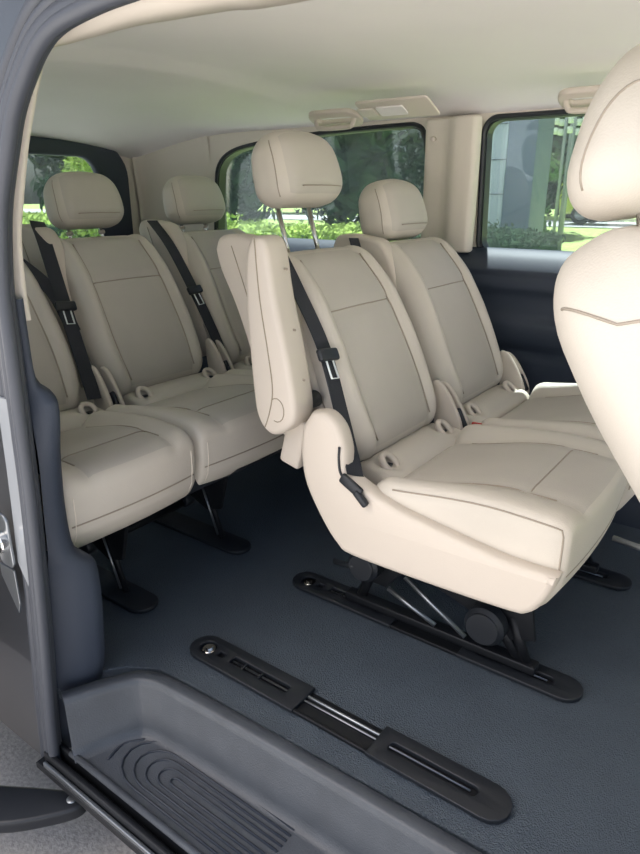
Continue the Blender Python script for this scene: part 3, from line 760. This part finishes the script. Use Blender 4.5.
b = nb(); rbox(b, (.19, .13, .155), (.02, .02, .02), lambda p: Vector((.40+p.x, .99+p.y, .157+p.z)), n=(2, 2, 2)); put('seat_box', b, BLACKPL, fs)
b = nb(); tube(b, [(-.232, 1.42, .33), (-.08, 1.40, .325)], .007); put('cross_tube', b, STEEL, fs)

# ------------------------------------------------------------------ ceiling fittings
def handle(label, xc, w=.21):
    r = root('grab_handle', label, 'grab handle', (xc, 2.06, 1.33))
    y = 2.045; z = 1.308
    b = nb()
    pts = [(p[0], p[1]) for p in rrect(xc-w/2, xc+w/2, y-.044, y+.044, .040, 6)]
    plate(b, pts, [rrect(xc-w/2+.03, xc+w/2-.03, y-.014, y+.014, .012, 5)], .016, lambda u, v, ww: Vector((u, v, z-.006-.42*(v-y)+ww)), bevel=.005, smooth=True)
    put('handle_base', b, SHELL, r, sharp=50)
    b = nb(); tube(b, [(xc-w/2+.022, y-.004, z-.006), (xc-w/2+.03, y-.006, z-.028), (xc-w/4, y-.006, z-.036), (xc+w/4, y-.006, z-.036), (xc+w/2-.03, y-.006, z-.028), (xc+w/2-.022, y-.004, z-.006)], .009, smooth=5, flat=.8); put('grip', b, SHELL, r)
handle('beige folding grab handle above the rear side window', -1.435)
handle('beige grab handle beside the foreground headrest', -.56)
lp = root('ceiling_light_panel', 'flat beige lamp and vent panel on the ceiling above the rear window', 'ceiling panel', (-1.20, 2.03, 1.34))
def lpf(z0): return lambda u, v, w: Vector((u+.045, v+.01, 1.310-.42*(v-2.0)+z0+w))
b = nb(); plate(b, rrect(-1.345, -1.08, 1.945, 2.045, .012), [], .008, lpf(0), bevel=.003); put('panel', b, SHELL, lp, sharp=40)
b = nb(); plate(b, rrect(-1.28, -1.18, 1.972, 2.018, .006), [], .005, lpf(-.006), bevel=.001); put('lamp_lens', b, HEADLINER, lp)
b = nb(); plate(b, rrect(-1.355, -1.29, 1.975, 2.015, .005), [], .005, lpf(-.006), bevel=.001); put('switch_panel', b, TRIMBEIGE, lp)

# ------------------------------------------------------------------ outside
GZ = -.45
def ground_h(x, y):
    return GZ + (.47*sst(4, 24, y) if y > 4 else 0) + (.47*sst(-6, -26, x) if y < 4 else 0)
b = nb()
plate(b, [(-60, -40), (40, -40), (40, 3.6), (-60, 3.6)], [], .02, XY(GZ-.01)); put('ground', b, ASPHALT, loc=(0, 0, GZ), kind='structure')
b = nb(); rows = []
for i in range(41):
    rows.append([b.verts.new((-75+2.7*i, 3.6+1.6*j, ground_h(0, 3.6+1.6*j)+ (.02 if j else 0))) for j in range(36)])
for i in range(40):
    for j in range(35): b.faces.new((rows[i][j], rows[i+1][j], rows[i+1][j+1], rows[i][j+1])).smooth = True
put('lawn', b, GRASS, loc=(0, 20, 0), kind='structure', label='sunlit green lawn')
b = nb(); rows = []
for i in range(31):
    x = -60+3*i
    rows.append([b.verts.new((x, y, ground_h(0, y)+.045)) for y in (23.0, 24, 25, 26, 27, 28.5)])
for i in range(30):
    for j in range(5): b.faces.new((rows[i][j], rows[i+1][j], rows[i+1][j+1], rows[i][j+1]))
put('road', b, ROAD, loc=(0, 25, 0), kind='structure')

def leaves(bm, c, rad, n, size, rnd, mi=0, hollow=.55):
    for _ in range(n):
        d = Vector((rnd.gauss(0, 1), rnd.gauss(0, 1), rnd.gauss(0, 1))).normalized()
        k = hollow + (1-hollow)*rnd.random()
        k *= 1 + .25*noise.noise(d*2.2 + Vector(c)*.3)
        p = Vector((c[0]+d.x*rad[0]*k, c[1]+d.y*rad[1]*k, c[2]+d.z*rad[2]*k))
        nn = (d + Vector((rnd.uniform(-.8, .8), rnd.uniform(-.8, .8), rnd.uniform(-.8, .8)))).normalized()
        u = nn.orthogonal().normalized(); u = Matrix.Rotation(rnd.uniform(0, 6.28), 3, nn) @ u; v = nn.cross(u); s = size*rnd.uniform(.6, 1.4)
        q = [bm.verts.new(p+u*s), bm.verts.new(p+v*s*.45+nn*s*.1), bm.verts.new(p-u*s), bm.verts.new(p-v*s*.45+nn*s*.1)]
        bm.faces.new(q).material_index = mi
def tree(x, y, h, rad, m, label, n=2600, size=.16, seed=1, crown0=.30, group=None):
    rnd = random.Random(seed); z0 = ground_h(x, y)
    t = root('tree', label, 'tree', (x, y, z0), group)
    b = nb(); tube(b, [(x, y, z0), (x+.1, y, z0+h*.3), (x, y+.1, z0+h*.7)], [rad*.09, rad*.07, rad*.03], seg=8)
    for k in range(5):
        a = rnd.uniform(0, 6.28); zz = z0+h*rnd.uniform(.3, .55)
        tube(b, [(x, y, zz), (x+math.cos(a)*rad*.35, y+math.sin(a)*rad*.35, zz+h*.13), (x+math.cos(a)*rad*.6, y+math.sin(a)*rad*.6, zz+h*.2)], [rad*.04, rad*.03, rad*.01], seg=6)
    put('trunk', b, BARK, t)
    b = nb(); nc = 9
    for k in range(nc):
        a = rnd.uniform(0, 6.28); rr_ = rad*rnd.uniform(.1, .6)
        cz = z0+h*(crown0+(.92-crown0)*(k+.5)/nc)
        leaves(b, (x+math.cos(a)*rr_, y+math.sin(a)*rr_, cz), (rad*.62, rad*.62, h*.16), n//nc, size, rnd)
    put('crown', b, m, t, recalc=False)
    return t
def hedge(x0, x1, y0, y1, h, m, label, n=5000, size=.05, seed=3, z=None, name='hedge'):
    rnd = random.Random(seed); z0 = ground_h((x0+x1)/2, (y0+y1)/2) if z is None else z
    t = root(name, label, 'hedge', ((x0+x1)/2, (y0+y1)/2, z0))
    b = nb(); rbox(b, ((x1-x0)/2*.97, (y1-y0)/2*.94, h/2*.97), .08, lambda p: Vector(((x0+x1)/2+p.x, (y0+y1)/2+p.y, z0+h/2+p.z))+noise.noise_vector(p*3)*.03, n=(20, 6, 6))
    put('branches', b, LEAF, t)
    b = nb()
    for _ in range(n):
        f = rnd.choice('tttss')
        p = Vector((rnd.uniform(x0, x1), rnd.uniform(y0, y1), z0+h)) if f == 't' else Vector((rnd.uniform(x0, x1), y0, z0+rnd.random()*h))
        p += Vector((rnd.gauss(0, .02), rnd.gauss(0, .03), rnd.gauss(0, .03)*(1+1.5*noise.noise(p*1.5))))
        nn = Vector((rnd.uniform(-1, 1), rnd.uniform(-1, 0), rnd.uniform(0, 1))).normalized(); u = nn.orthogonal().normalized(); u = Matrix.Rotation(rnd.uniform(0, 6.28), 3, nn) @ u; v = nn.cross(u); s = size*rnd.uniform(.6, 1.4)
        b.faces.new([b.verts.new(p+u*s), b.verts.new(p+v*s*.5), b.verts.new(p-u*s), b.verts.new(p-v*s*.5)])
    put('foliage', b, m, t, recalc=False)
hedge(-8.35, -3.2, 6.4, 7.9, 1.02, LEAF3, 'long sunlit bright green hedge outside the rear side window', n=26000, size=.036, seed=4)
hedge(-3.1, -1.86, 5.6, 6.3, 1.12, LEAF, 'dark clipped box hedge outside the window, beside the building', n=9000, size=.02, seed=5)

# facade with column
bl = root('office_building', 'pale clad building corner with grey blue column, outside the window', 'building', (-4.0, 9.3, GZ))
b = nb(); box(b, (-3.96, 9.4, 2.6), (1.12, 1.5, 6.5), .01); 
put('cladding_wall', b, FACADE, bl)
b = nb()
for k in range(14): box(b, (-3.96, 8.645, -.2+k*.42), (1.12, .012, .014), .001)
put('cladding_joint', b, JOINT, bl)
b = nb(); box(b, (-3.21, 8.95, 2.6), (.38, .6, 6.5), .02); put('flank', b, FLANKM, bl)  # building's side face as its own box, shade put into its colour

# trees
specs = [(-7.4, 19.8, 7, 2.3, LEAF, 'dark dense tree half hidden behind the building column'), (-12.2, 17.4, 8, 2.4, LEAF, 'dark tree nearest to the building on its left'), (-16.9, 17.6, 8, 2.4, LEAF, 'dark spreading tree outside the middle of the rear side window'),
         (-22.6, 18.8, 8, 2.5, LEAF, 'dark tree behind the far left end of the bright hedge'), (-28.4, 20.4, 9, 2.6, LEAF, 'dark tree at the left end of the rear side window'), (-9.6, 33, 10, 3.6, LEAF, 'large dark tree across the road behind the street lamp'), (-17.2, 33, 10, 3.7, LEAF, 'large dark tree across the road, left of another'),
         (-25.2, 33, 10, 3.9, LEAF, 'far dark tree across the road at the left'), (-1.8, 33, 10, 3.6, LEAF, 'dark tree across the road at the right'), (-34, 33, 10, 4.2, LEAF, 'tall dark tree furthest off behind the hedge')]
for i, (x, y, h, r, m, l) in enumerate(specs): tree(x, y, h, r, m, l, n=3600, size=.26, seed=20+i, crown0=.10)
tree(-5.75, 16.0, 2.0, .7, LEAF2, 'small light green shrub tree before the dark trees', n=2200, size=.08, seed=50, crown0=.15)
# behind the tailgate
tree(-9.0, 6.15, 2.15, .52, LEAF3, 'round bright green bush outside the tailgate window', n=7000, size=.035, seed=60, crown0=.1)
hedge(-14.5, -10.2, 5.0, 11.0, 1.02, LEAF3, 'low bright hedge outside the tailgate window', n=12000, size=.05, seed=61)
for i, (x, y, h, r) in enumerate(((-18.5, 7.4, 8, 2.4), (-17.6, 12.6, 8, 2.2), (-25.0, 10.6, 9, 2.5))):
    tree(x, y, h, r, LEAF, ['dark tree outside the tailgate window at the left edge', 'dark tree outside the tailgate window behind the round bush', 'dark tree furthest behind the tailgate window'][i], n=3600, size=.26, seed=70+i, crown0=.08)

# street lamp with clustered glass tiers
sl2 = root('street_lamp', 'ornate pale street lamp with clustered glass tiers beside the lawn', 'street lamp', (-4.73, 15.5, ground_h(0, 15.5)))
gx, gy = -4.73, 15.5; g0 = ground_h(0, gy)
b = nb()
for dx, dy in ((-.09, 0), (.09, 0), (0, .1)): tube(b, [(gx+dx, gy+dy, g0), (gx+dx, gy+dy, 3.2)], .035, seg=8)
put('pole', b, POLE, sl2)
for k in range(5):
    a = 2*math.pi*k/5
    for t_ in range(4):
        b = nb(); rr_ = .30; z = 2.28+.19*t_
        cyl(b, (gx+rr_*math.cos(a), gy+rr_*math.sin(a), z), (gx+rr_*math.cos(a), gy+rr_*math.sin(a), z+.13), .06, seg=10); put('lamp_glass', b, LAMPW, sl2)
# van on the road
car = root('minivan', 'yellow green van parked on the road beyond the lawn', 'car', (-5.75, 25.4, .06))
cx0 = -5.35; cy0 = 24.6; cz0 = ground_h(0, cy0)+.05
b = nb()
prof2 = [(-2.2, .35), (2.2, .35), (2.25, .9), (1.7, 1.1), (1.2, 1.85), (-2.0, 1.9), (-2.25, 1.1)]
L = smooth_path([(x, z, 0) for x, z in prof2+[prof2[0]]], 3)[:-1]
plate(b, [(cx0+p.x, cz0+p.y) for p in L], [], 1.7, XZ(cy0+.85), bevel=.08, smooth=True); put('body', b, CARPAINT, car, sharp=50)
for k, (xa, xb_) in enumerate(((-1.95, -.95), (-.85, .15), (.25, 1.05))):
    b = nb(); plate(b, [(cx0+xa, cz0+1.15), (cx0+xb_+(.25 if k == 2 else 0), cz0+1.15), (cx0+xb_, cz0+1.68), (cx0+xa, cz0+1.70)], [], .02, XZ(cy0-.003)); put('side_glass', b, CARGLASS, car)
for xw in (-1.45, 1.4):
    for yw in (-.02, 1.55):
        b = nb(); cyl(b, (cx0+xw, cy0+yw, cz0+.34), (cx0+xw, cy0+yw+.2, cz0+.34), .34, seg=24); w_ = put('wheel', b, TYRE, car)
        b = nb(); cyl(b, (cx0+xw, cy0+yw-.012, cz0+.34), (cx0+xw, cy0+yw+.01, cz0+.34), .19, seg=16); put('hubcap', b, STEEL, w_)
